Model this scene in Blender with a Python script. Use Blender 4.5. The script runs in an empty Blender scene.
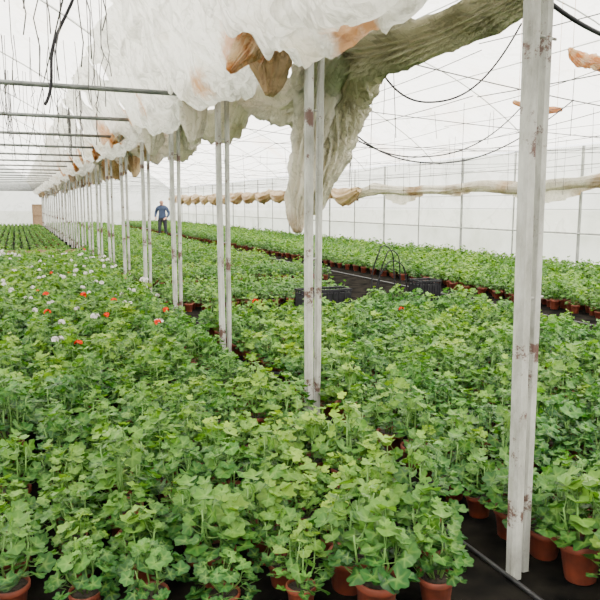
import bpy, math, random
from mathutils import Vector, Matrix, noise
R = random.Random(7)
PI = math.pi
scene = bpy.context.scene
COL = scene.collection

# ------------------------------------------------------------ helpers
def obj_from(name, verts, faces, mats, midx=None, smooth=True, parent=None, link=True):
    me = bpy.data.meshes.new(name)
    me.from_pydata([tuple(v) for v in verts], [], faces)
    for m in mats: me.materials.append(m)
    if midx: me.polygons.foreach_set("material_index", midx)
    if smooth: me.polygons.foreach_set("use_smooth", [True]*len(me.polygons))
    me.update()
    ob = bpy.data.objects.new(name, me)
    if link: COL.objects.link(ob)
    if parent: ob.parent = parent
    return ob

class MB:
    def __init__(s): s.v=[]; s.f=[]; s.m=[]; s.a=[]
    def add(s, vs, fs, mi=0, att=None):
        o=len(s.v); s.v+=[Vector(x) for x in vs]
        s.f+=[tuple(i+o for i in f) for f in fs]; s.m+=[mi]*len(fs)
        s.a += att if att else [(0,0,0)]*len(vs)
    def box(s, x0,x1,y0,y1,z0,z1, mi=0):
        vs=[(x0,y0,z0),(x1,y0,z0),(x1,y1,z0),(x0,y1,z0),(x0,y0,z1),(x1,y0,z1),(x1,y1,z1),(x0,y1,z1)]
        s.add(vs,[(0,3,2,1),(4,5,6,7),(0,1,5,4),(1,2,6,5),(2,3,7,6),(3,0,4,7)],mi)
    def tube(s, pts, rad, n=6, mi=0, att=None, cap=True):
        pts=[Vector(p) for p in pts]; vs=[]; fs=[]
        up=None
        for i,p in enumerate(pts):
            a=pts[max(0,i-1)]; b=pts[min(len(pts)-1,i+1)]
            t=(b-a).normalized()
            if up is None:
                up=Vector((0,0,1)) if abs(t.z)<.9 else Vector((1,0,0))
            x=t.cross(up).normalized(); y=x.cross(t).normalized(); up=y
            r=rad[i] if isinstance(rad,(list,tuple)) else rad
            for k in range(n):
                an=2*PI*k/n
                vs.append(p+x*math.cos(an)*r+y*math.sin(an)*r)
        for i in range(len(pts)-1):
            for k in range(n):
                k2=(k+1)%n
                fs.append((i*n+k,i*n+k2,(i+1)*n+k2,(i+1)*n+k))
        if cap:
            fs.append(tuple(range(n-1,-1,-1))); fs.append(tuple((len(pts)-1)*n+k for k in range(n)))
        s.add(vs,fs,mi,[att]*len(vs) if att else None)
    def lathe(s, prof, n=20, mi=0, c=(0,0,0)):
        vs=[];fs=[]
        for r,z in prof:
            for k in range(n):
                a=2*PI*k/n; vs.append((c[0]+r*math.cos(a),c[1]+r*math.sin(a),c[2]+z))
        for i in range(len(prof)-1):
            for k in range(n):
                k2=(k+1)%n
                fs.append((i*n+k,i*n+k2,(i+1)*n+k2,(i+1)*n+k))
        s.add(vs,fs,mi)
    def make(s,name,mats,smooth=True,link=True,attname=None,parent=None):
        ob=obj_from(name,s.v,s.f,mats,s.m,smooth,parent,link)
        if attname:
            at=ob.data.attributes.new(attname,'FLOAT_VECTOR','POINT')
            flat=[c for a in s.a for c in a]
            at.data.foreach_set("vector",flat)
        return ob

# ------------------------------------------------------------ materials
def newmat(name):
    m=bpy.data.materials.new(name); m.use_nodes=True
    nt=m.node_tree; nt.nodes.clear()
    out=nt.nodes.new('ShaderNodeOutputMaterial')
    return m,nt,out
def N(nt,t,**kw):
    n=nt.nodes.new(t)
    for k,v in kw.items():
        if k in n.inputs: n.inputs[k].default_value=v
        else: setattr(n,k,v)
    return n
def ramp(nt,fac,stops):
    r=nt.nodes.new('ShaderNodeValToRGB'); e=r.color_ramp.elements
    while len(e)<len(stops): e.new(0.5)
    for i,(p,c) in enumerate(stops):
        e[i].position=p; e[i].color=(*c,1) if len(c)==3 else c
    nt.links.new(fac,r.inputs[0]); return r
def noisy(name,c1,c2,scale=8,rough=.6,bump=.0,metal=0,spec=.5,lo=.35,hi=.65,c3=None):
    m,nt,out=newmat(name)
    b=N(nt,'ShaderNodeBsdfPrincipled'); b.inputs['Roughness'].default_value=rough
    b.inputs['Metallic'].default_value=metal; b.inputs['Specular IOR Level'].default_value=spec
    tc=N(nt,'ShaderNodeNewGeometry')
    n=N(nt,'ShaderNodeTexNoise'); n.inputs['Scale'].default_value=scale; n.inputs['Detail'].default_value=6
    nt.links.new(tc.outputs['Position'],n.inputs['Vector'])
    st=[(lo,c1),(hi,c2)]
    if c3: st.append((min(1,hi+.07),c3))
    r=ramp(nt,n.outputs['Fac'],st)
    nt.links.new(r.outputs[0],b.inputs['Base Color'])
    if bump:
        bp=N(nt,'ShaderNodeBump'); bp.inputs['Strength'].default_value=bump; bp.inputs['Distance'].default_value=.02
        nt.links.new(n.outputs['Fac'],bp.inputs['Height']); nt.links.new(bp.outputs[0],b.inputs['Normal'])
    nt.links.new(b.outputs[0],out.inputs[0]); return m

def leafmat(name,dark,light,young):
    m,nt,out=newmat(name)
    geo=N(nt,'ShaderNodeNewGeometry')
    at=N(nt,'ShaderNodeAttribute',attribute_name='lc')
    sep=N(nt,'ShaderNodeSeparateXYZ'); nt.links.new(at.outputs['Vector'],sep.inputs[0])
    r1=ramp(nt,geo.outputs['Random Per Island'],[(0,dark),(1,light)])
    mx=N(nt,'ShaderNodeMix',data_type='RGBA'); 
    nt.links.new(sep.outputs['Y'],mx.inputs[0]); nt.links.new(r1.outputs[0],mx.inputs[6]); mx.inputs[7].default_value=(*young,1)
    ns=N(nt,'ShaderNodeTexNoise'); ns.inputs['Scale'].default_value=.9; ns.inputs['Detail'].default_value=6
    nt.links.new(geo.outputs['Position'],ns.inputs['Vector'])
    rr=ramp(nt,ns.outputs['Fac'],[(.38,(.45,.66,.70)),(.60,(1.3,1.1,.85))])
    mu=N(nt,'ShaderNodeMix',data_type='RGBA',blend_type='MULTIPLY'); mu.inputs[0].default_value=1
    nt.links.new(mx.outputs[2],mu.inputs[6]); nt.links.new(rr.outputs[0],mu.inputs[7])
    # per plant variation
    oi=N(nt,'ShaderNodeObjectInfo'); rp=ramp(nt,oi.outputs['Random'],[(0,(.62,.75,.85)),(1,(1.3,1.15,.9))])
    mu2=N(nt,'ShaderNodeMix',data_type='RGBA',blend_type='MULTIPLY'); mu2.inputs[0].default_value=1
    nt.links.new(mu.outputs[2],mu2.inputs[6]); nt.links.new(rp.outputs[0],mu2.inputs[7])
    mv=N(nt,'ShaderNodeMix',data_type='RGBA'); nt.links.new(mu2.outputs[2],mv.inputs[6]); mv.inputs[7].default_value=(young[0]*1.25,young[1]*1.15,young[2]*1.3,1)
    v=N(nt,'ShaderNodeMath',operation='MULTIPLY'); v.inputs[1].default_value=.5
    nt.links.new(sep.outputs['X'],v.inputs[0]); nt.links.new(v.outputs[0],mv.inputs[0])
    b=N(nt,'ShaderNodeBsdfPrincipled'); b.inputs['Roughness'].default_value=.5; b.inputs['Specular IOR Level'].default_value=.25
    nt.links.new(mv.outputs[2],b.inputs['Base Color'])
    t=N(nt,'ShaderNodeBsdfTranslucent')
    hs=N(nt,'ShaderNodeHueSaturation'); hs.inputs['Saturation'].default_value=1.15; hs.inputs['Value'].default_value=1.5
    nt.links.new(mv.outputs[2],hs.inputs['Color']); nt.links.new(hs.outputs[0],t.inputs[0])
    ms=N(nt,'ShaderNodeMixShader'); ms.inputs[0].default_value=.27
    nt.links.new(b.outputs[0],ms.inputs[1]); nt.links.new(t.outputs[0],ms.inputs[2])
    nt.links.new(ms.outputs[0],out.inputs[0]); return m

def film(name,base,transp=.3,diff=.25,stain=None,stain_scale=.7,lo=.6,hi=.7,wrinkle=.3,wscale=5,spots=None,spotcol=None,dist=.05,crease_shade=None):
    m,nt,out=newmat(name)
    geo=N(nt,'ShaderNodeNewGeometry')
    n1=N(nt,'ShaderNodeTexNoise'); n1.inputs['Scale'].default_value=stain_scale; n1.inputs['Detail'].default_value=5
    nt.links.new(geo.outputs['Position'],n1.inputs['Vector'])
    if stain: r=ramp(nt,n1.outputs['Fac'],[(lo,base),(hi,stain)])
    else: r=ramp(nt,n1.outputs['Fac'],[(.3,tuple(c*.93 for c in base)),(.7,base)])
    col=r.outputs[0]
    if crease_shade:   # fold shading painted into the base colour as dark noise lines
        for (sc,wd,val) in crease_shade:
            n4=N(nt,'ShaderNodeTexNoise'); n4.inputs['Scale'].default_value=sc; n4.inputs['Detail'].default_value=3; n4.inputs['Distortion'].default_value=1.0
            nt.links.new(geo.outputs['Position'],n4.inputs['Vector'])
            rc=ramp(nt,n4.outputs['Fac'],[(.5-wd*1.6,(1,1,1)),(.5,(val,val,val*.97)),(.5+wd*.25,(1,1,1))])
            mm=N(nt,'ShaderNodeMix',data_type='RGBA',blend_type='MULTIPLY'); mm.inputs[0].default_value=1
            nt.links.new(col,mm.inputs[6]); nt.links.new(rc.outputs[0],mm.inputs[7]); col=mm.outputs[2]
    if spots:
        n3=N(nt,'ShaderNodeTexNoise'); n3.inputs['Scale'].default_value=6; n3.inputs['Detail'].default_value=6; n3.inputs['Roughness'].default_value=.65
        nt.links.new(geo.outputs['Position'],n3.inputs['Vector'])
        for (c,rad) in spots:
            d=N(nt,'ShaderNodeVectorMath',operation='DISTANCE'); nt.links.new(geo.outputs['Position'],d.inputs[0]); d.inputs[1].default_value=c
            mr=N(nt,'ShaderNodeMapRange'); nt.links.new(d.outputs['Value'],mr.inputs[0])
            mr.inputs[1].default_value=rad*.35; mr.inputs[2].default_value=rad; mr.inputs[3].default_value=.42; mr.inputs[4].default_value=-.35
            ad=N(nt,'ShaderNodeMath',operation='ADD'); nt.links.new(mr.outputs[0],ad.inputs[0]); nt.links.new(n3.outputs['Fac'],ad.inputs[1])
            rp=ramp(nt,ad.outputs[0],[(.58,(0,0,0)),(.90,(.85,.85,.85))])
            mx=N(nt,'ShaderNodeMix',data_type='RGBA'); nt.links.new(rp.outputs[0],mx.inputs[0]); nt.links.new(col,mx.inputs[6])
            mx.inputs[7].default_value=(*spotcol,1); col=mx.outputs[2]
    n2=N(nt,'ShaderNodeTexNoise'); n2.inputs['Scale'].default_value=wscale; n2.inputs['Detail'].default_value=4; n2.inputs['Distortion'].default_value=1.2
    nt.links.new(geo.outputs['Position'],n2.inputs['Vector'])
    bp=N(nt,'ShaderNodeBump'); bp.inputs['Strength'].default_value=wrinkle; bp.inputs['Distance'].default_value=dist
    nt.links.new(n2.outputs['Fac'],bp.inputs['Height'])
    tl=N(nt,'ShaderNodeBsdfTranslucent'); df=N(nt,'ShaderNodeBsdfPrincipled'); df.inputs['Roughness'].default_value=.45
    tp=N(nt,'ShaderNodeBsdfTransparent')
    for s in (tl.inputs[0],df.inputs['Base Color']): nt.links.new(col,s)
    for s in (tl,df): nt.links.new(bp.outputs[0],s.inputs['Normal'])
    a=N(nt,'ShaderNodeMixShader'); a.inputs[0].default_value=diff
    nt.links.new(tl.outputs[0],a.inputs[1]); nt.links.new(df.outputs[0],a.inputs[2])
    b=N(nt,'ShaderNodeMixShader'); b.inputs[0].default_value=transp
    nt.links.new(a.outputs[0],b.inputs[1]); nt.links.new(tp.outputs[0],b.inputs[2])
    nt.links.new(b.outputs[0],out.inputs[0]); return m

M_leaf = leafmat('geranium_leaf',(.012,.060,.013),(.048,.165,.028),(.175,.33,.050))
M_stem = noisy('geranium_stem',(.08,.20,.03),(.14,.27,.06),20)
M_pot  = noisy('terracotta_plastic',(.12,.026,.013),(.22,.045,.020),14,.6)
M_soil = noisy('potting_soil',(.012,.009,.006),(.04,.028,.018),60,.95,.6)
M_red  = noisy('red_petal',(.55,.018,.002),(.65,.035,.004),30,.8,spec=.05)
M_white= noisy('white_petal',(.55,.52,.50),(.64,.60,.58),30,.6)
M_black= noisy('black_plastic',(.006,.006,.008),(.015,.015,.018),10,.6,spec=.2)
M_wire = noisy('dark_wire',(.03,.03,.03),(.06,.055,.05),10,.6)
M_steel= noisy('grey_steel',(.10,.11,.11),(.18,.19,.19),6,.5,metal=.2)
M_galv = noisy('galvanised_tube',(.50,.51,.50),(.62,.63,.62),6,.5)
M_wallp= noisy('weathered_upright',(.22,.23,.22),(.34,.35,.33),6,.6)
M_hose = noisy('black_hose',(.012,.012,.014),(.03,.03,.032),10,.4)
M_floor= noisy('ground_cloth',(.005,.005,.005),(.018,.016,.013),5,1.0,.5,spec=.0)
M_wood = noisy('weathered_wood',(.20,.13,.075),(.32,.21,.12),12,.8)
M_grass= noisy('outside_grass',(.10,.14,.06),(.2,.22,.12),2,.9)
M_film = film('roof_film',(.89,.88,.85),.26,.22,(.80,.68,.56),.45,.58,.75,.35,2.5,crease_shade=[(.5,.02,.84),(1.3,.02,.9)])
M_wallf= film('wall_film',(.73,.735,.71),.14,.35,(.56,.58,.54),.6,.50,.72,.5,3,crease_shade=[(.8,.03,.84)])
M_skirt= film('skirt_film',(.62,.64,.61),.08,.4,(.46,.48,.43),.8,.5,.7,.4,4)
SP=[((1.50,4.45,2.65),.40),((1.3,5.4,2.5),.38),((1.75,6.3,2.7),.40),((1.2,7.4,2.6),.35),((1.45,10.9,2.6),.7),((1.6,13.1,2.6),.6),((1.45,15.3,2.6),.7),((1.45,17.5,2.6),.7),((1.5,21.9,2.6),.8),((1.65,3.15,2.45),.32),((1.2,8.7,2.65),.45)]
M_belly= film('gutter_film',(.83,.825,.775),.05,.50,(.64,.56,.42),1.3,.57,.75,1.0,5,SP,(.50,.22,.05),.10,crease_shade=[(1.6,.05,.66),(3.7,.04,.75),(8,.05,.86)])
M_beige= film('shade_cloth',(.72,.69,.55),.0,.60,(.50,.48,.34),3,.42,.62,.8,16,crease_shade=[(5,.05,.75)])
M_cream= film('rolled_film',(.76,.72,.61),.02,.6,(.42,.28,.14),.6,.52,.63,.8,9,crease_shade=[(6,.05,.75)])
M_tan  = film('aged_film',(.66,.50,.30),.02,.6,(.42,.27,.13),1.5,.45,.6,.8,9,crease_shade=[(6,.05,.7)])
M_orange=film('stained_film',(.66,.29,.07),.15,.4,(.80,.64,.42),6,.45,.60,.8,12,crease_shade=[(9,.05,.7)])

def postmat():
    m,nt,out=newmat('painted_post')
    g=N(nt,'ShaderNodeNewGeometry')
    mp=N(nt,'ShaderNodeMapping'); mp.inputs['Scale'].default_value=(1,1,.35)
    nt.links.new(g.outputs['Position'],mp.inputs[0])
    a=N(nt,'ShaderNodeTexNoise'); a.inputs['Scale'].default_value=9; a.inputs['Detail'].default_value=8; a.inputs['Roughness'].default_value=.7
    nt.links.new(mp.outputs[0],a.inputs['Vector'])
    r=ramp(nt,a.outputs['Fac'],[(.32,(.20,.20,.175)),(.48,(.34,.34,.31)),(.62,(.45,.45,.42))])
    c=N(nt,'ShaderNodeTexNoise'); c.inputs['Scale'].default_value=7; c.inputs['Detail'].default_value=9; c.inputs['Roughness'].default_value=.8
    nt.links.new(g.outputs['Position'],c.inputs['Vector'])
    sz=N(nt,'ShaderNodeSeparateXYZ'); nt.links.new(g.outputs['Position'],sz.inputs[0])
    acc=c.outputs['Fac']
    for z0,wd in ((.97,.14),(2.2,.08),(.30,.12)):
        d=N(nt,'ShaderNodeMath',operation='SUBTRACT'); nt.links.new(sz.outputs['Z'],d.inputs[0]); d.inputs[1].default_value=z0
        ab=N(nt,'ShaderNodeMath',operation='ABSOLUTE'); nt.links.new(d.outputs[0],ab.inputs[0])
        mr=N(nt,'ShaderNodeMapRange'); nt.links.new(ab.outputs[0],mr.inputs[0]); mr.inputs[1].default_value=0; mr.inputs[2].default_value=wd; mr.inputs[3].default_value=.13; mr.inputs[4].default_value=0
        ad=N(nt,'ShaderNodeMath',operation='ADD'); nt.links.new(acc,ad.inputs[0]); nt.links.new(mr.outputs[0],ad.inputs[1]); acc=ad.outputs[0]
    r2=ramp(nt,acc,[(.585,(0,0,0)),(.63,(1,1,1))])
    mx=N(nt,'ShaderNodeMix',data_type='RGBA'); nt.links.new(r2.outputs[0],mx.inputs[0]); nt.links.new(r.outputs[0],mx.inputs[6]); mx.inputs[7].default_value=(.10,.055,.045,1)
    b=N(nt,'ShaderNodeBsdfPrincipled'); b.inputs['Roughness'].default_value=.55; b.inputs['Specular IOR Level'].default_value=.3
    nt.links.new(mx.outputs[2],b.inputs['Base Color']); nt.links.new(b.outputs[0],out.inputs[0]); return m
M_post=postmat()

# ------------------------------------------------------------ plants
def leaf(mb, base, direction, nrm, Rr, young, seg=24, rings=2):
    d=direction.normalized(); n=(nrm-d*nrm.dot(d)).normalized(); s=n.cross(d)
    def r_of(t):
        deg=math.degrees(t)
        l=.5+.5*math.cos(math.radians(deg*360/62))
        r=.70+.30*l**.8
        r*=1-.06*(.5+.5*math.cos(t*17))
        return Rr*r
    ph=R.uniform(0,6); cup=R.uniform(-.25,.35); amp=R.uniform(.04,.12)
    vs=[base]; at=[(1,young,0)]; fs=[]
    T=math.radians(158)
    for q in range(1,rings+1):
        fr=q/rings
        for k in range(seg+1):
            t=-T+2*T*k/seg
            rr=r_of(t)*fr
            if abs(t)>math.radians(140): rr*=.85
            lob=.5+.5*math.cos(math.radians(math.degrees(t)*360/62))
            z=Rr*(cup*fr*fr + amp*math.sin(3*t+ph)*fr + .10*(lob-.5)*fr)
            vs.append(base+d*(math.cos(t)*rr)+s*(math.sin(t)*rr)+n*z)
            at.append(((lob**3)*(1-fr)*1.0 if q<rings else 0.0,young,0))
    for k in range(seg):
        fs.append((0,1+k,2+k))
        for q in range(1,rings):
            o=1+(q-1)*(seg+1); o2=o+seg+1
            fs.append((o+k,o2+k,o2+k+1,o+k+1))
    mb.add(vs,fs,0,at)

def flower_head(mb,c,mi,nf=9,rad=.035):
    for i in range(nf):
        a=R.uniform(0,2*PI); e=R.uniform(.0,1.3)
        n=Vector((math.cos(a)*math.cos(e),math.sin(a)*math.cos(e),math.sin(e)))
        p=c+n*rad
        x=n.orthogonal().normalized(); y=n.cross(x)
        for k in range(5):
            t=2*PI*k/5+a
            u=x*math.cos(t)+y*math.sin(t); w=n.cross(u)
            L=.016
            vs=[p,p+u*L*.5+w*L*.38+n*.002,p+u*L+w*L*.25+n*.004,p+u*L*1.05-w*L*.25+n*.004,p+u*L*.5-w*L*.38+n*.002]
            mb.add(vs,[(0,1,2,3,4)],mi)

def plant(name, hi=True, flower=None):
    mb=MB()
    n=22 if hi else 12
    prof=[(.0,.0),(.052,.0),(.056,.004),(.070,.105),(.0765,.107),(.079,.112),(.079,.130),(.076,.133),(.071,.131),(.069,.115)]
    mb.lathe(prof,n,1)
    mb.lathe([(.070,.118),(.04,.122),(.0,.124)],n,2)
    nl=R.randrange(52,66) if hi else 40
    seg=20 if hi else 10; rg=2 if hi else 1
    H=R.uniform(.17,.29); RW=R.uniform(.125,.17)
    stems=[]
    for i in range(6):
        a=2*PI*i/6+R.uniform(-.4,.4); rr=R.uniform(.3,.75)*RW if i else .01
        top=Vector((math.cos(a)*rr,math.sin(a)*rr,.13+H*R.uniform(.6,.9)))
        b=Vector((math.cos(a)*.02,math.sin(a)*.02,.12))
        mid=(b+top)/2+Vector((math.cos(a)*.02,math.sin(a)*.02,-.01))
        stems.append((b,mid,top))
        mb.tube([b,mid,top],[.005,.0042,.003],5 if hi else 3,3)
    for i in range(nl):
        a=R.uniform(0,2*PI) ; q=math.sqrt(R.random())
        r=q*RW
        shell=R.random()<.68
        zt=.135+H*(1-.80*q*q)*(R.uniform(.78,1.22) if shell else R.uniform(.15,.85))
        p=Vector((math.cos(a)*r,math.sin(a)*r,zt))
        st=min(stems,key=lambda s:(s[2].xy-p.xy).length)
        f=R.uniform(.35,.95)
        sp=st[1].lerp(st[2],f); sp.z=min(sp.z,p.z-.02); sp.z=max(sp.z,.125)
        out=Vector((math.cos(a),math.sin(a),0))*(.3+q)+Vector((R.uniform(-.7,.7),R.uniform(-.7,.7),0))
        out.z=R.uniform(-.45,.15)
        nr=Vector((0,0,1))+Vector((math.cos(a),math.sin(a),0))*q*.8+Vector((R.uniform(-.6,.6),R.uniform(-.6,.6),0))
        sz=R.uniform(.025,.052)*(1.0 if hi else 1.15)
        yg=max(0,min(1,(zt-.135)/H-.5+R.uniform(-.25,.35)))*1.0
        if yg>.45 and R.random()<.5: sz*=.7
        if hi: mb.tube([sp,(sp+p)/2+Vector((0,0,-.006)),p],.0017,3,3,cap=False)
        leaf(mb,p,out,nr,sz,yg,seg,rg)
    if flower is not None:
        for i in range(R.choice([1,2]) if flower is M_white else 1):
            a=R.uniform(0,2*PI); r=R.uniform(.02,.11)
            c=Vector((math.cos(a)*r,math.sin(a)*r,.13+H+R.uniform(.04,.07)))
            mb.tube([Vector((c.x*.4,c.y*.4,.2)),c],.0025,4,3)
            flower_head(mb,c,4,14,.030 if flower is M_red else .024)
    mats=[M_leaf,M_pot,M_soil,M_stem,flower or M_red]
    return mb.make(name,mats,True,False,'lc')

def coll(name,obs):
    c=bpy.data.collections.new(name)
    for o in obs: c.objects.link(o)
    return c
C_hi = coll('geranium_plants_detailed',[plant('geranium_a%d'%i) for i in range(7)]+
            [plant('geranium_f0',flower=M_red),plant('geranium_g0',flower=M_white)])
C_lo = coll('geranium_plants_simple',[plant('geranium_small_a%d'%i,False) for i in range(6)]+
            [plant('geranium_small_f0',False,M_red),plant('geranium_small_g0',False,M_white),plant('geranium_small_g1',False,M_white)])

def scatter(name,pts,c):
    me=bpy.data.meshes.new(name)
    me.from_pydata([(p[0],p[1],p[5] if len(p)>5 else 0) for p in pts],[],[])
    a=me.attributes.new('idx','INT','POINT'); a.data.foreach_set('value',[p[2] for p in pts])
    a=me.attributes.new('rot','FLOAT_VECTOR','POINT'); a.data.foreach_set('vector',[c for p in pts for c in (R.uniform(-.06,.06),R.uniform(-.06,.06),p[3])])
    a=me.attributes.new('scl','FLOAT_VECTOR','POINT'); a.data.foreach_set('vector',[c for p in pts for c in (p[4],p[4],p[4]*R.uniform(.85,1.14))])
    ob=bpy.data.objects.new(name,me); COL.objects.link(ob)
    ng=bpy.data.node_groups.new('scatter_plants','GeometryNodeTree')
    ng.interface.new_socket('Geometry',in_out='INPUT',socket_type='NodeSocketGeometry')
    ng.interface.new_socket('Geometry',in_out='OUTPUT',socket_type='NodeSocketGeometry')
    gi=ng.nodes.new('NodeGroupInput'); go=ng.nodes.new('NodeGroupOutput')
    ci=ng.nodes.new('GeometryNodeCollectionInfo'); ci.inputs['Collection'].default_value=c
    ci.inputs['Separate Children'].default_value=True; ci.inputs['Reset Children'].default_value=True
    ip=ng.nodes.new('GeometryNodeInstanceOnPoints'); ip.inputs['Pick Instance'].default_value=True
    def na(n,t):
        x=ng.nodes.new('GeometryNodeInputNamedAttribute'); x.data_type=t; x.inputs['Name'].default_value=n
        return [o for o in x.outputs if o.enabled and o.name=='Attribute'][0]
    L=ng.links.new
    L(gi.outputs[0],ip.inputs['Points']); L(ci.outputs[0],ip.inputs['Instance'])
    L(na('idx','INT'),ip.inputs['Instance Index']); L(na('rot','FLOAT_VECTOR'),ip.inputs['Rotation'])
    L(na('scl','FLOAT_VECTOR'),ip.inputs['Scale']); L(ip.outputs[0],go.inputs[0])
    md=ob.modifiers.new('plants','NODES'); md.node_group=ng
    return ob

PY=[2.1+2.2*k for k in range(-3,25)]
def nearpost(x,y): return abs(x-1.96)<.14 and min(abs(y-p) for p in PY)<.16
def bedpts(x0,x1,y0,y1,sp=.235,skip=lambda x,y:False,pick=None,scale=1.0,jit=.022,spy=None,stag=True):
    spy=spy or sp*.93
    out=[]; nx=int((x1-x0)/sp+.01); ny=int((y1-y0)/spy)
    for j in range(ny+1):
        for i in range(nx+1):
            x=x0+i*sp+(sp*.5 if (j%2 and stag) else 0); y=y0+j*spy+(0 if stag else (spy*.5 if i%2 else 0))
            if x>x1+.01 or y>y1: continue
            x+=R.uniform(-jit,jit); y+=R.uniform(-jit,jit)
            if skip(x,y) or nearpost(x,y): continue
            idx=pick(x,y) if pick else R.randrange(6)
            out.append((x,y,idx,R.uniform(0,2*PI),scale*R.uniform(.76,1.18)))
    return out

front=lambda x,y: y < 2.42-.33*x or (x>1.55 and y<2.2)
def pick_near(x,y):
    if y>6.8 and x<1.4 and R.random()<.06: return 8
    return R.randrange(7)
def pick_left(x,y):
    if 8.7<y<17 and R.random()<.13: return R.choice([7,8])
    if y<20 and R.random()<.022: return 6
    return R.randrange(6)
near=bedpts(-3.55,1.22,1.2,8.6,sp=.265,spy=.225,stag=False,skip=front,pick=pick_near)
for (x,y) in [(.95,7.5),(1.15,8.6),(.55,6.2),(1.35,6.9),(.2,7.8),(1.6,7.7)]:
    near.append((x,y,7,R.uniform(0,6),1.08))
near+=[(.35,6.0,8,1.0,1.0)]
near+=bedpts(1.48,1.72,1.2,8.6,sp=.23,skip=front,pick=pick_near)
scatter('potted_geranium_bed',near,C_hi)
scatter('potted_geranium_bed',bedpts(-3.6,1.7,8.7,19.3,pick=pick_left),C_lo)
fl=[]
y=21.9
while y<54:
    for dy in (0,.24,.48):
        fl+= [(-5+i*.25+R.uniform(-.03,.03),y+dy+R.uniform(-.03,.03),R.randrange(6),R.uniform(0,6),R.uniform(.55,.7)) for i in range(27)]
    y+=1.9
scatter('potted_geranium_bed',fl,C_lo)
def skip_r(x,y):
    if y<1.55: return True
    return 5.2<x and y>7.75            # clear spot in front of the crate
scatter('potted_geranium_bed',bedpts(2.15,6.05,.6,8.1,sp=.28,spy=.225,stag=False,skip=skip_r)
        +[(x,y,7,0,1.0) for x,y in ((2.6,7.6),(4.3,6.9))],C_hi)
blk=[]; y=9.75
while y<52:
    blk+=bedpts(2.1,6.1 if y>11 else 5.0,y,y+1.75,scale=.82); y+=3.15
scatter('potted_geranium_bed',blk,C_lo)
scatter('potted_geranium_bed',bedpts(7.6,11.4,2.5,53,scale=.95),C_lo)

# ------------------------------------------------------------ ground / shell
XL,XG,XR=-8.1,1.95,12.0; Y0,Y1=-5.0,56.0; ZG=2.95
mb=MB()
mb.add([(XL,Y0,0),(XR,Y0,0),(XR,Y1,0),(XL,Y1,0)],[(0,1,2,3)])
mb.make('floor',[M_floor])
mb=MB(); mb.add([(-150,-150,-.05),(150,-150,-.05),(150,200,-.05),(-150,200,-.05)],[(0,1,2,3)]); mb.make('outside_ground',[M_grass])
mb=MB()
mb.box(-4.9,1.75,21.30,21.35,0,.26); 
for i in range(7): mb.box(-4.8+i*1.08,-4.74+i*1.08,21.35,21.40,0,.28)
mb.make('bed_edging_board',[M_wood],smooth=False)

def nz(x,y,z=0): return noise.noise(Vector((x,y,z)))
def arch(s): return ZG+2.15*max(0,math.sin(PI*s))**.85
def roof():
    mb=MB()
    for (a,b) in ((XL,XG),(XG,XR)):
        ns=60; nl=280; vs=[];fs=[]
        for j in range(nl+1):
            yy=Y0+(Y1-Y0)*j/nl
            for i in range(ns+1):
                s=i/ns; x=a+(b-a)*s
                e=math.sin(PI*s)
                bil=-.10*abs(math.sin(PI*(yy-2.1)/2.2))*e + .10*nz(x*.8,yy*.7)*e +.05*nz(x*2.4,yy*1.8,4)*e
                vs.append((x,yy,arch(s)+.04+bil))
        for j in range(nl):
            for i in range(ns):
                k=j*(ns+1)+i; fs.append((k,k+1,k+ns+2,k+ns+1))
        mb.add(vs,fs)
    return mb.make('ceiling',[M_film])
roof()
def wallx(name,x):
    mb=MB()
    for (z0,z1,mi) in ((0,.9,1),(.9,ZG,0)):
        nl=300; nzz=10; vs=[];fs=[]
        for j in range(nl+1):
            yy=Y0+(Y1-Y0)*j/nl
            for i in range(nzz+1):
                z=z0+(z1-z0)*i/nzz
                vs.append((x+.07*nz(yy*1.6,z*.6,x)*math.sin(PI*i/nzz),yy,z))
        for j in range(nl):
            for i in range(nzz):
                k=j*(nzz+1)+i; fs.append((k,k+1,k+nzz+2,k+nzz+1))
        mb.add(vs,fs,mi)
    return mb.make(name,[M_wallf,M_skirt])
wallx('wall_right',XR); wallx('wall_left',XL)
def endwall(name,y):
    mb=MB()
    for (a,b) in ((XL,XG),(XG,XR)):
        ns=36; vs=[];fs=[]
        for i in range(ns+1):
            s=i/ns; x=a+(b-a)*s; vs+=[(x,y,0),(x,y,.9),(x,y,arch(s))]
        for i in range(ns):
            fs.append((3*i,3*i+3,3*i+4,3*i+1)); fs.append((3*i+1,3*i+4,3*i+5,3*i+2))
        mb.add(vs,fs)
    return mb.make(name,[M_wallf])
endwall('wall_back',Y1); endwall('wall_front',Y0)
mb=MB()
mb.box(1.26,1.94,Y1-.08,Y1-.03,0,1.6)
for (a,b,c,d) in ((1.2,1.26,0,1.66),(1.94,2.0,0,1.66),(1.2,2.0,1.6,1.66),(1.26,1.94,.8,.88)):
    mb.box(a,b,Y1-.12,Y1-.03,c,d)
mb.make('door_1',[M_wood],smooth=False)

# frame
mb=MB()
for yy in PY[::2]:
    for (a,b) in ((XL,XG),(XG,XR)):
        mb.tube([(a+(b-a)*i/24,yy,arch(i/24)-.08) for i in range(25)],.014,6)
for (a,b) in ((XL,XG),(XG,XR)):
    for s in (.25,.5,.75):
        mb.tube([(a+(b-a)*s,Y0+.05,arch(s)-.12),(a+(b-a)*s,Y1-.05,arch(s)-.12)],.012,6)
mb.make('roof_frame',[M_galv])
mb=MB()
for i,yy in enumerate([0.5+2.2*k for k in range(-2,26)]):
    w=.050 if i%2 else .03
    mb.box(XR-.14,XR-.14+w,yy-w/2,yy+w/2,0,ZG-.02)
for z,r in ((.95,.022),(1.5,.008),(1.85,.008),(2.5,.012)): mb.tube([(XR-.16,Y0+.1,z),(XR-.16,Y1-.1,z)],r,6)
mb.make('side_wall_frame',[M_wallp],smooth=False)

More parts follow.
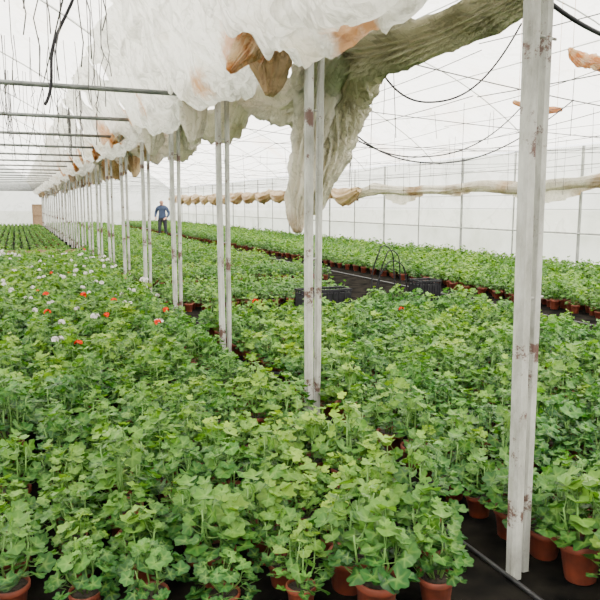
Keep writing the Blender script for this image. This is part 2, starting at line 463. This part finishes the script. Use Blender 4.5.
# gutter
mb=MB()
x0=XG
prof=[(-.14,.10),(-.11,.10),(-.07,.0),(.07,.0),(.11,.10),(.14,.10),(.14,.115),(.10,.115),(.06,.015),(-.06,.015),(-.10,.115),(-.14,.115)]
vs=[(x0+a,yy,2.80+b) for yy in (Y0+.05,Y1-.05) for a,b in prof]; n=len(prof)
mb.add(vs,[(i,(i+1)%n,n+(i+1)%n,n+i) for i in range(n)])
mb.make('roof_gutter',[M_galv],smooth=False)

# posts: pairs of bevelled square tubes standing side by side
def post(y,lean=0):
    mb=MB()
    def sq(cx,cy,w,ln):
        c=w*.2; h=w/2
        pr=[(-h+c,-h),(h-c,-h),(h,-h+c),(h,h-c),(h-c,h),(-h+c,h),(-h,h-c),(-h,-h+c)]
        L=12
        vs=[(cx+ln*q/L+.004*nz(q*.5,cx,y)+a,cy+b,2.80*q/L) for q in range(L+1) for a,b in pr]
        mb.add(vs,[(q*8+i,q*8+(i+1)%8,q*8+8+(i+1)%8,q*8+8+i) for q in range(L) for i in range(8)]+[tuple(L*8+k for k in range(8))])
    sq(XG-.048,y-.01,.056,lean)
    sq(XG+.030,y+.02,.044,lean+.026)
    mb.tube([(XG-.085,y-.01,1.22),(XG+.06,y+.02,1.22)],.006,6)
    mb.tube([(XG-.085,y-.01,2.25),(XG+.06,y+.02,2.25)],.006,6)
    mb.box(XG-.10,XG+.09,y-.045,y+.05,2.775,2.80)
    mb.make('support_post',[M_post],smooth=False)
for i,yy in enumerate(PY[3:]): post(yy,-.055 if i==0 else R.uniform(-.02,.02))
post(-.1)

mb=MB()
for i,yy in enumerate(PY[2:]):
    z=2.66 if i!=2 else 3.0
    mb.tube([(XL+.1,yy,z),(XG-.1,yy,z)],.024,6)
mb.make('tie_beams',[M_steel])

# ------------------------------------------------------------ hanging films
def belly(ya,yb,seed,depth):
    nu,nv=70,90; vs=[];fs=[]
    for j in range(nv+1):
        v=j/nv; y=ya+(yb-ya)*v
        sg=math.sin(PI*v)**.7
        for i in range(nu+1):
            u=i/nu
            x=XG+.10-1.15*u
            hang=math.sin(PI*min(1,u*1.25))**.9 if u<.8 else 0
            z=2.84-(.10+depth*sg)*hang+ .62*max(0,(u-.55)/.45)**1.3
            e=math.sin(PI*u)**.3 if 0<u<1 else 0
            wob=3*nz(v*2,u*2,seed)
            fold=.06*math.sin(u*40+wob*2.2)*(1-.6*sg)
            fold+=.035*math.sin(u*23+v*9+wob*3)
            fold+=.09*nz(u*4,v*5,seed)+.09*(abs(nz(u*7,v*8,seed+5))-.2)+.06*(abs(nz(u*16,v*16,seed+9))-.2)
            z+=fold*e
            x+=.09*nz(u*4+9,v*5,seed)+.03*nz(u*12,v*12,seed+2)
            vs.append((x,y,z))
    for j in range(nv):
        for i in range(nu):
            k=j*(nu+1)+i; fs.append((k,k+1,k+nu+2,k+nu+1))
    return vs,fs
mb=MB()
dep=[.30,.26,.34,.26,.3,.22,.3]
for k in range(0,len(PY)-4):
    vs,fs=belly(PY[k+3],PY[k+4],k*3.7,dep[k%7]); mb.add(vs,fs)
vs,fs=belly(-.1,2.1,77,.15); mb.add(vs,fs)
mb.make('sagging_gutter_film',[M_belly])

def bundle(name,path,rad,mat,folds=7,n=40,amp=.28,seed=0,flat=1.0,sub=8,mbx=None,lump=.35,mi=0):
    P=[Vector(p) for p in path]; pts=[];rs=[]
    for i in range(len(P)-1):
        p0=P[max(0,i-1)];p1=P[i];p2=P[i+1];p3=P[min(len(P)-1,i+2)]
        for q in range(sub):
            t=q/sub
            pts.append(.5*((2*p1)+(p2-p0)*t+(2*p0-5*p1+4*p2-p3)*t*t+(3*p1-p0-3*p2+p3)*t**3))
            rs.append(rad[i]*(1-t)+rad[i+1]*t)
    pts.append(P[-1]); rs.append(rad[-1])
    vs=[];fs=[]; up=None
    for i,p in enumerate(pts):
        a=pts[max(0,i-1)];b=pts[min(len(pts)-1,i+1)]; t=(b-a).normalized()
        if up is None: up=Vector((0,0,1)) if abs(t.z)<.8 else Vector((0,1,0))
        x=t.cross(up).normalized(); y=x.cross(t).normalized(); up=y
        for k in range(n):
            an=2*PI*k/n
            s1=math.sin(folds*an+4*nz(i*.06,seed,1)+2*math.sin(an+i*.05))
            s2=math.sin(folds*2.3//1*an+6*nz(i*.09,seed,3)+1)
            w=1+amp*(1-2*abs(s1)**.9)*.8+amp*.3*s2+lump*nz(math.cos(an)*1.5+i*.09,math.sin(an)*1.5,seed)+.15*nz(math.cos(an)*3,math.sin(an)*3,i*.22+seed)
            r=rs[i]*w
            vs.append(p+x*math.cos(an)*r*flat+y*math.sin(an)*r)
    for i in range(len(pts)-1):
        for k in range(n):
            k2=(k+1)%n; fs.append((i*n+k,i*n+k2,(i+1)*n+k2,(i+1)*n+k))
    fs.append(tuple(range(n))); fs.append(tuple((len(pts)-1)*n+k for k in range(n)))
    if mbx is not None: mbx.add(vs,fs,mi); return
    mb=MB(); mb.add(vs,fs); return mb.make(name,[mat])

bundle('shade_cloth_drape',[(2.30,.2,2.75),(2.22,1.5,2.62),(2.18,2.3,2.58),(2.22,3.2,2.54),(2.30,4.0,2.62),(2.40,4.6,2.66),(2.52,4.95,2.50),(2.48,5.0,2.15),(2.34,5.0,1.80),(2.26,5.0,1.52)],
       [.06,.08,.08,.10,.15,.19,.20,.15,.09,.03],M_beige,9,110,.28,3,1,14)
bundle('film_tail',[(2.22,4.75,2.78),(2.20,4.85,2.4),(2.15,4.92,2.0),(2.11,4.95,1.65),(2.08,4.92,1.38)],[.20,.15,.11,.10,.03],M_cream,6,80,.32,8,1,12)
mb=MB()
for (p,r,s) in (([(1.60,4.05,2.88),(1.56,4.14,2.80),(1.46,4.26,2.64),(1.36,4.39,2.48)],[.03,.09,.10,.02],2),
              ([(1.55,9.3,2.78),(1.45,9.8,2.66),(1.35,10.1,2.50)],[.06,.11,.03],5),
              ([(1.6,12.6,2.78),(1.5,13.1,2.66),(1.45,13.4,2.46)],[.06,.12,.03],7),
              ([(1.60,17.0,2.78),(1.5,17.5,2.64),(1.45,17.9,2.46)],[.06,.13,.03],9)):
    bundle('',p,r,None,7,70,.45,s,.7,10,mb,.6)
mb.make('stained_film_clumps',[M_orange])
mb=MB()
bundle('',[(5.7,5.8,3.30),(6.0,5.95,3.24),(6.4,6.1,3.27),(6.9,6.3,3.2)],[.02,.06,.07,.02],None,5,50,.4,12,1,9,mb,.6)
bundle('',[(5.9,6.9,2.9),(6.4,7.0,2.84),(6.9,7.1,2.88)],[.02,.04,.02],None,5,50,.4,13,1,9,mb,.6)
for x,yy,z in ((5.8,5.85,3.28),(6.8,6.26,3.22),(6.0,6.92,2.89),(6.8,7.08,2.88)): mb.tube([(x,yy,z),(x,yy,4.9)],.004,4)
mb.make('hanging_film_scrap',[M_orange])

mb=MB()
for k in range(4,len(PY)-1):
    a=PY[k];b=PY[k+1]; s=R.uniform(.12,.32)
    bundle('',[(2.16,a,2.70),(2.22,a*.75+b*.25,2.68-s*.8),(2.24,(a+b)/2,2.66-s),(2.22,a*.25+b*.75,2.68-s*.7),(2.16,b,2.70)],[.10,.17,.18,.15,.10],None,7,48,.28,k,1,8,mb,mi=1 if (k>6 and k%3==0) else 0)
    for x in ((1.72,2.2) if k>4 else (1.72,)):
        if R.random()<.7:
            L=R.uniform(.3,.75)
            bundle('',[(x,a+.2,2.8),(x,a+.22,2.8-L*.6),(x-.03,a+.2,2.8-L)],[.15,.12,.03],None,5,40,.32,k+50,1,6,mb,mi=1 if R.random()<.4 else 0)
mb.make('gathered_film_bundles',[M_cream,M_tan])
def cz(yy): return 2.20-.13*abs(math.sin(yy*.62+1.3*nz(yy*.2,3)))-.12*abs(nz(yy*.35,7))-.03*nz(yy*1.7,2)
mb=MB()
for (a,b,f,mi) in ((-2,22.3,1.25,0),(21.7,54,1.5,1)):
    path=[];rad=[]; yy=a
    while yy<b:
        path.append((XR-.45,yy,cz(yy))); rad.append((.09+.13*abs(nz(yy*.8,11)))*f); yy+=.7
    bundle('',path,rad,None,6,28,.3,21,1,4,mb,mi=mi)
vs=[];fs=[];ny=1100;nh=8
for j in range(ny+1):
    yy=-2+56*j/ny
    L=.14+.38*max(0,nz(yy*.45,31)+.2)
    for i in range(nh+1):
        h=i/nh
        vs.append((XR-.36-.03*h+(.02+.05*h)*math.sin(yy*14+3*nz(yy*.6,5))+.03*nz(yy*3,h,2),yy,cz(yy)-h*L))
for j in range(ny):
    for i in range(nh):
        k=j*(nh+1)+i; fs.append((k,k+1,k+nh+2,k+nh+1))
mb.add(vs,fs)
yy=21.0
while yy<50:
    bundle('',[(XR-.75,yy,2.15),(XR-.8,yy+1.1,1.95-R.uniform(0,.15)),(XR-.75,yy+2.1,2.15)],[.10,R.uniform(.2,.3),.10],None,5,30,.3,yy,1,5,mb,mi=1); yy+=2.2
mb.make('rolled_side_curtain',[M_cream,M_tan])

# ------------------------------------------------------------ wires, strings, cables
def sag(a,b,s,n=14):
    a=Vector(a);b=Vector(b); return [a.lerp(b,i/n)-Vector((0,0,s*4*(i/n)*(1-i/n))) for i in range(n+1)]
mb=MB()
for x in (3.4,4.8,6.2,7.6,9.0,10.6):
    for z in (2.45,2.8):
        for k in range(0,12):
            mb.tube(sag((x+R.uniform(-.1,.1),k*4.4,z),(x,k*4.4+4.4,z+R.uniform(-.05,.05)),R.uniform(.03,.14),8),.004,4)
for yy in [2.1+2.2*k for k in range(1,22)]:
    mb.tube(sag((XG+.2,yy,2.7),(XR-.2,yy,2.55+R.uniform(-.2,.3)),R.uniform(.05,.4)),.005,4)
for x in (-4,-2.5,-1,.3):
    mb.tube([(x,Y0+.1,2.70),(x,Y1-.1,2.70)],.005,4)
mb.make('overhead_wires',[M_wire])
mb=MB()
for i in range(110):
    yy=R.choice(PY[4:9])+R.uniform(-.05,.05); x=max(-2.5,min(1.0,.18*yy-1.2+R.uniform(-1.2,1.0))); L=R.uniform(.3,.9)
    z=3.15
    pts=[(x,yy,z+.4)]
    for q in range(1,6): pts.append((x+R.uniform(-.03,.03),yy+R.uniform(-.02,.02),z-L*q/5))
    mb.tube(pts,.004,4)
for i in range(70):
    x=R.uniform(2.6,11); yy=R.uniform(4,18); L=R.uniform(.2,1.0)
    mb.tube([(x,yy,2.75),(x+R.uniform(-.05,.05),yy,2.75-L)],.004,4)
mb.make('hanging_strings',[M_wire])
def smoothcurve(name,pts,r,mat):
    cu=bpy.data.curves.new(name,'CURVE'); cu.dimensions='3D'; cu.bevel_depth=r; cu.bevel_resolution=2
    sp=cu.splines.new('NURBS'); sp.points.add(len(pts)-1)
    for q,p in zip(sp.points,pts): q.co=(*p,1)
    sp.use_endpoint_u=True; sp.order_u=4; cu.materials.append(mat)
    ob=bpy.data.objects.new(name,cu); COL.objects.link(ob); return ob
smoothcurve('hanging_cable',[(.42,4.3,3.3),(.45,4.35,2.95),(.36,4.4,2.75),(.22,4.4,2.5),(.26,4.4,2.3),(.20,4.4,2.2)],.010,M_black)
smoothcurve('hanging_cable',[(2.6,5.0,3.2),(3.0,5.2,2.55),(3.6,5.3,2.45),(4.2,5.3,2.7),(4.5,5.2,3.3)],.009,M_black)
smoothcurve('hanging_cable',[(2.3,5.2,2.6),(3.0,5.6,2.1),(4.0,6.0,1.95),(5.2,6.2,2.15),(6.5,6.5,2.9)],.008,M_black)
smoothcurve('hanging_cable',[(3.5,8.0,2.9),(4.5,8.2,2.3),(5.5,8.3,2.2),(6.8,8.5,2.5),(7.5,8.5,3.2)],.010,M_black)
smoothcurve('hanging_cable',[(2.3,2.6,2.62),(2.6,2.65,2.50),(2.9,2.7,2.46),(3.4,2.9,2.5)],.012,M_black)

for x in (1.33,1.87):
    pts=[(x+.03*nz(k*.7,x),1.0+k*.5,.012) for k in range(38)]
    smoothcurve('irrigation_hose',pts,.011,M_hose)
smoothcurve('irrigation_hose',[(7.0+.05*nz(k*.3,4),1.0+k,.015) for k in range(50)],.012,M_hose)

def crate(name,x,y,w,d,h):
    mb=MB(); t=.012
    mb.box(x-w/2,x+w/2,y-d/2,y+d/2,0.0,t)
    for (a,b,c,e) in ((x-w/2,x+w/2,y-d/2,y-d/2+t),(x-w/2,x+w/2,y+d/2-t,y+d/2),(x-w/2,x-w/2+t,y-d/2,y+d/2),(x+w/2-t,x+w/2,y-d/2,y+d/2)):
        mb.box(a,b,c,e,t,h*.86); mb.box(a,b,c,e,h*.94,h)
    k=8
    for i in range(k+1):
        xx=x-w/2+(w-t)*i/k
        for yy in (y-d/2-.008,y+d/2-t+.008): mb.box(xx,xx+t*1.2,yy,yy+t,.02,h)
    for i in range(4):
        yy=y-d/2+(d-t)*i/3
        for xx in (x-w/2,x+w/2-t): mb.box(xx,xx+t,yy,yy+t*1.6,h*.8,h)
    mb.box(x-w/2-.015,x+w/2+.015,y-d/2-.015,y-d/2,h-.03,h); mb.box(x-w/2-.015,x+w/2+.015,y+d/2,y+d/2+.015,h-.03,h)
    return mb.make(name,[M_black],smooth=False)
crate('plastic_crate',5.78,8.60,.38,.30,.46)
crate('plastic_crate',4.05,8.62,.75,.3,.40)
for i,(x,y,h,w) in enumerate([(5.2,8.85,.98,.42),(5.38,8.95,.9,.40),(5.3,8.75,.75,.55)]):
    mb=MB()
    mb.tube([(x-w/2*math.cos(PI*t/16),y+.03*math.sin(t),h*math.sin(PI*t/16)**.6) for t in range(17)],.010,6)
    mb.make('wire_hoop',[M_black])
for (x,y) in ((1.92,3.35),(1.92,3.8),(2.0,5.3),(1.94,2.75)):
    mb=MB(); mb.lathe([(0,0),(.05,0),(.066,.12),(.072,.12),(.072,.135),(.066,.135),(.063,.12),(.047,.006),(0,.006)],18,0,(x,y,.0))
    mb.make('black_nursery_pot',[M_black])

# ------------------------------------------------------------ worker
def worker(loc,rotz):
    V=[];E=[];Rd=[]
    def av(p,r,par=None):
        V.append(p);Rd.append(r); i=len(V)-1
        if par is not None: E.append((par,i))
        return i
    pel=av((0,0,.97),.150)
    ab=av((0,.01,1.12),.155,pel); ch=av((0,.02,1.30),.18,ab); uc=av((0,.03,1.42),.135,ch)
    nk=av((0,.05,1.50),.060,uc); hd=av((0,.08,1.57),.078,nk); hm=av((0,.09,1.64),.092,hd); ht=av((0,.085,1.71),.07,hm)
    for s in (-1,1):
        sh=av((s*.20,.03,1.41),.085,uc); el=av((s*.30,-.01,1.15),.064,sh); fa=av((s*.29,.10,1.03),.052,el); wr=av((s*.23,.20,.95),.034,fa)
        pa=av((s*.20,.26,.92),.034,wr)
        for k in range(4):
            o=(k-1.5)*.019
            L=[.036,.042,.04,.03][k]
            a=av((s*.195+o,.295,.905),.010,pa); b=av((s*.19+o,.295+L,.885),.009,a); av((s*.185+o,.30+L,.855),.008,b)
        t1=av((s*.165,.27,.93),.011,pa); av((s*.145,.30,.92),.009,t1)
        hp=av((s*.10,0,.88),.115,pel); kn=av((s*.12,.05*s+.02,.50),.075,hp); an=av((s*.125,.06*s-.04,.10),.050,kn); av((s*.14,.06*s+.12,.05),.04,an)
    me=bpy.data.meshes.new('b'); me.from_pydata(V,E,[]); tmp=bpy.data.objects.new('b',me); COL.objects.link(tmp)
    md=tmp.modifiers.new('s','SKIN'); md.use_smooth_shade=True
    for i,sv in enumerate(me.skin_vertices[0].data): sv.radius=(Rd[i],Rd[i]*(.8 if i<4 else 1)); sv.use_root=(i==0)
    tmp.modifiers.new('u','SUBSURF').levels=2
    bpy.context.view_layer.update()
    ev=tmp.evaluated_get(bpy.context.evaluated_depsgraph_get())
    bm=bpy.data.meshes.new_from_object(ev); bpy.data.objects.remove(tmp)
    mats=[noisy('blue_jacket',(.018,.030,.07),(.032,.052,.105),12,.85),noisy('dark_trousers',(.012,.013,.018),(.03,.03,.04),12,.9),
          noisy('skin',(.4,.2,.13),(.46,.25,.17),12,.6),noisy('dark_hair',(.02,.015,.012),(.05,.04,.03),40,.7),noisy('boots',(.02,.015,.01),(.04,.03,.02),12,.6)]
    for m in mats: bm.materials.append(m)
    for p in bm.polygons:
        c=p.center; p.use_smooth=True
        if c.z<.13: p.material_index=4
        elif c.z>1.50: p.material_index=3 if (c.z>1.67 or c.y<.05) else 2
        elif c.y>.20 and c.z<.99: p.material_index=2
        elif c.z<.93: p.material_index=1
        else: p.material_index=0
    root=bpy.data.objects.new('greenhouse_worker',None); COL.objects.link(root); root.location=loc; root.rotation_euler=(0,0,rotz); root.scale=(1.06,1.06,1.06)
    b=bpy.data.objects.new('body',bm); COL.objects.link(b); b.parent=root
    mb=MB()
    mb.tube([(0,.165,1.66),(0,.195,1.625),(0,.175,1.61)],[.010,.017,.012],8,0)
    for s in (-1,1):
        mb.lathe([(0,-.02),(.012,-.012),(.016,0),(.012,.012),(0,.02)],8,0,(s*.09,.085,1.63))
        mb.lathe([(0,-.010),(.009,-.005),(.011,0),(.009,.005),(0,.010)],8,1,(s*.032,.168,1.65))
    mb.box(-.025,.025,.165,.172,1.583,1.590,2)
    mb.make('face',[mats[2],mats[3],noisy('lips',(.4,.15,.12),(.45,.18,.14),9)],parent=root)
worker((6.32,31.2,0),math.radians(150))

# ------------------------------------------------------------ light
w=bpy.data.worlds.new('World'); scene.world=w; w.use_nodes=True
nt=w.node_tree; bg=nt.nodes['Background']
tc=nt.nodes.new('ShaderNodeTexCoord'); sp=nt.nodes.new('ShaderNodeSeparateXYZ'); nt.links.new(tc.outputs['Generated'],sp.inputs[0])
r=ramp(nt,sp.outputs['Z'],[(.0,(.95,.95,.95)),(.5,(1,.975,.93))]); nt.links.new(r.outputs[0],bg.inputs[0])
bg.inputs[1].default_value=5.2
sl=bpy.data.lights.new('sun','SUN'); sl.energy=12; sl.angle=math.radians(15); sl.color=(1,.94,.83)
so=bpy.data.objects.new('sun',sl); COL.objects.link(so); so.rotation_euler=(math.radians(28),math.radians(30),0)

# ------------------------------------------------------------ camera
cd=bpy.data.cameras.new('camera'); cd.lens=39.6; cd.sensor_width=36; cd.clip_end=500
co=bpy.data.objects.new('camera',cd); COL.objects.link(co)
co.location=(0,0,1.6); co.rotation_euler=(math.radians(90-8.19),0,math.radians(-23.14))
scene.camera=co
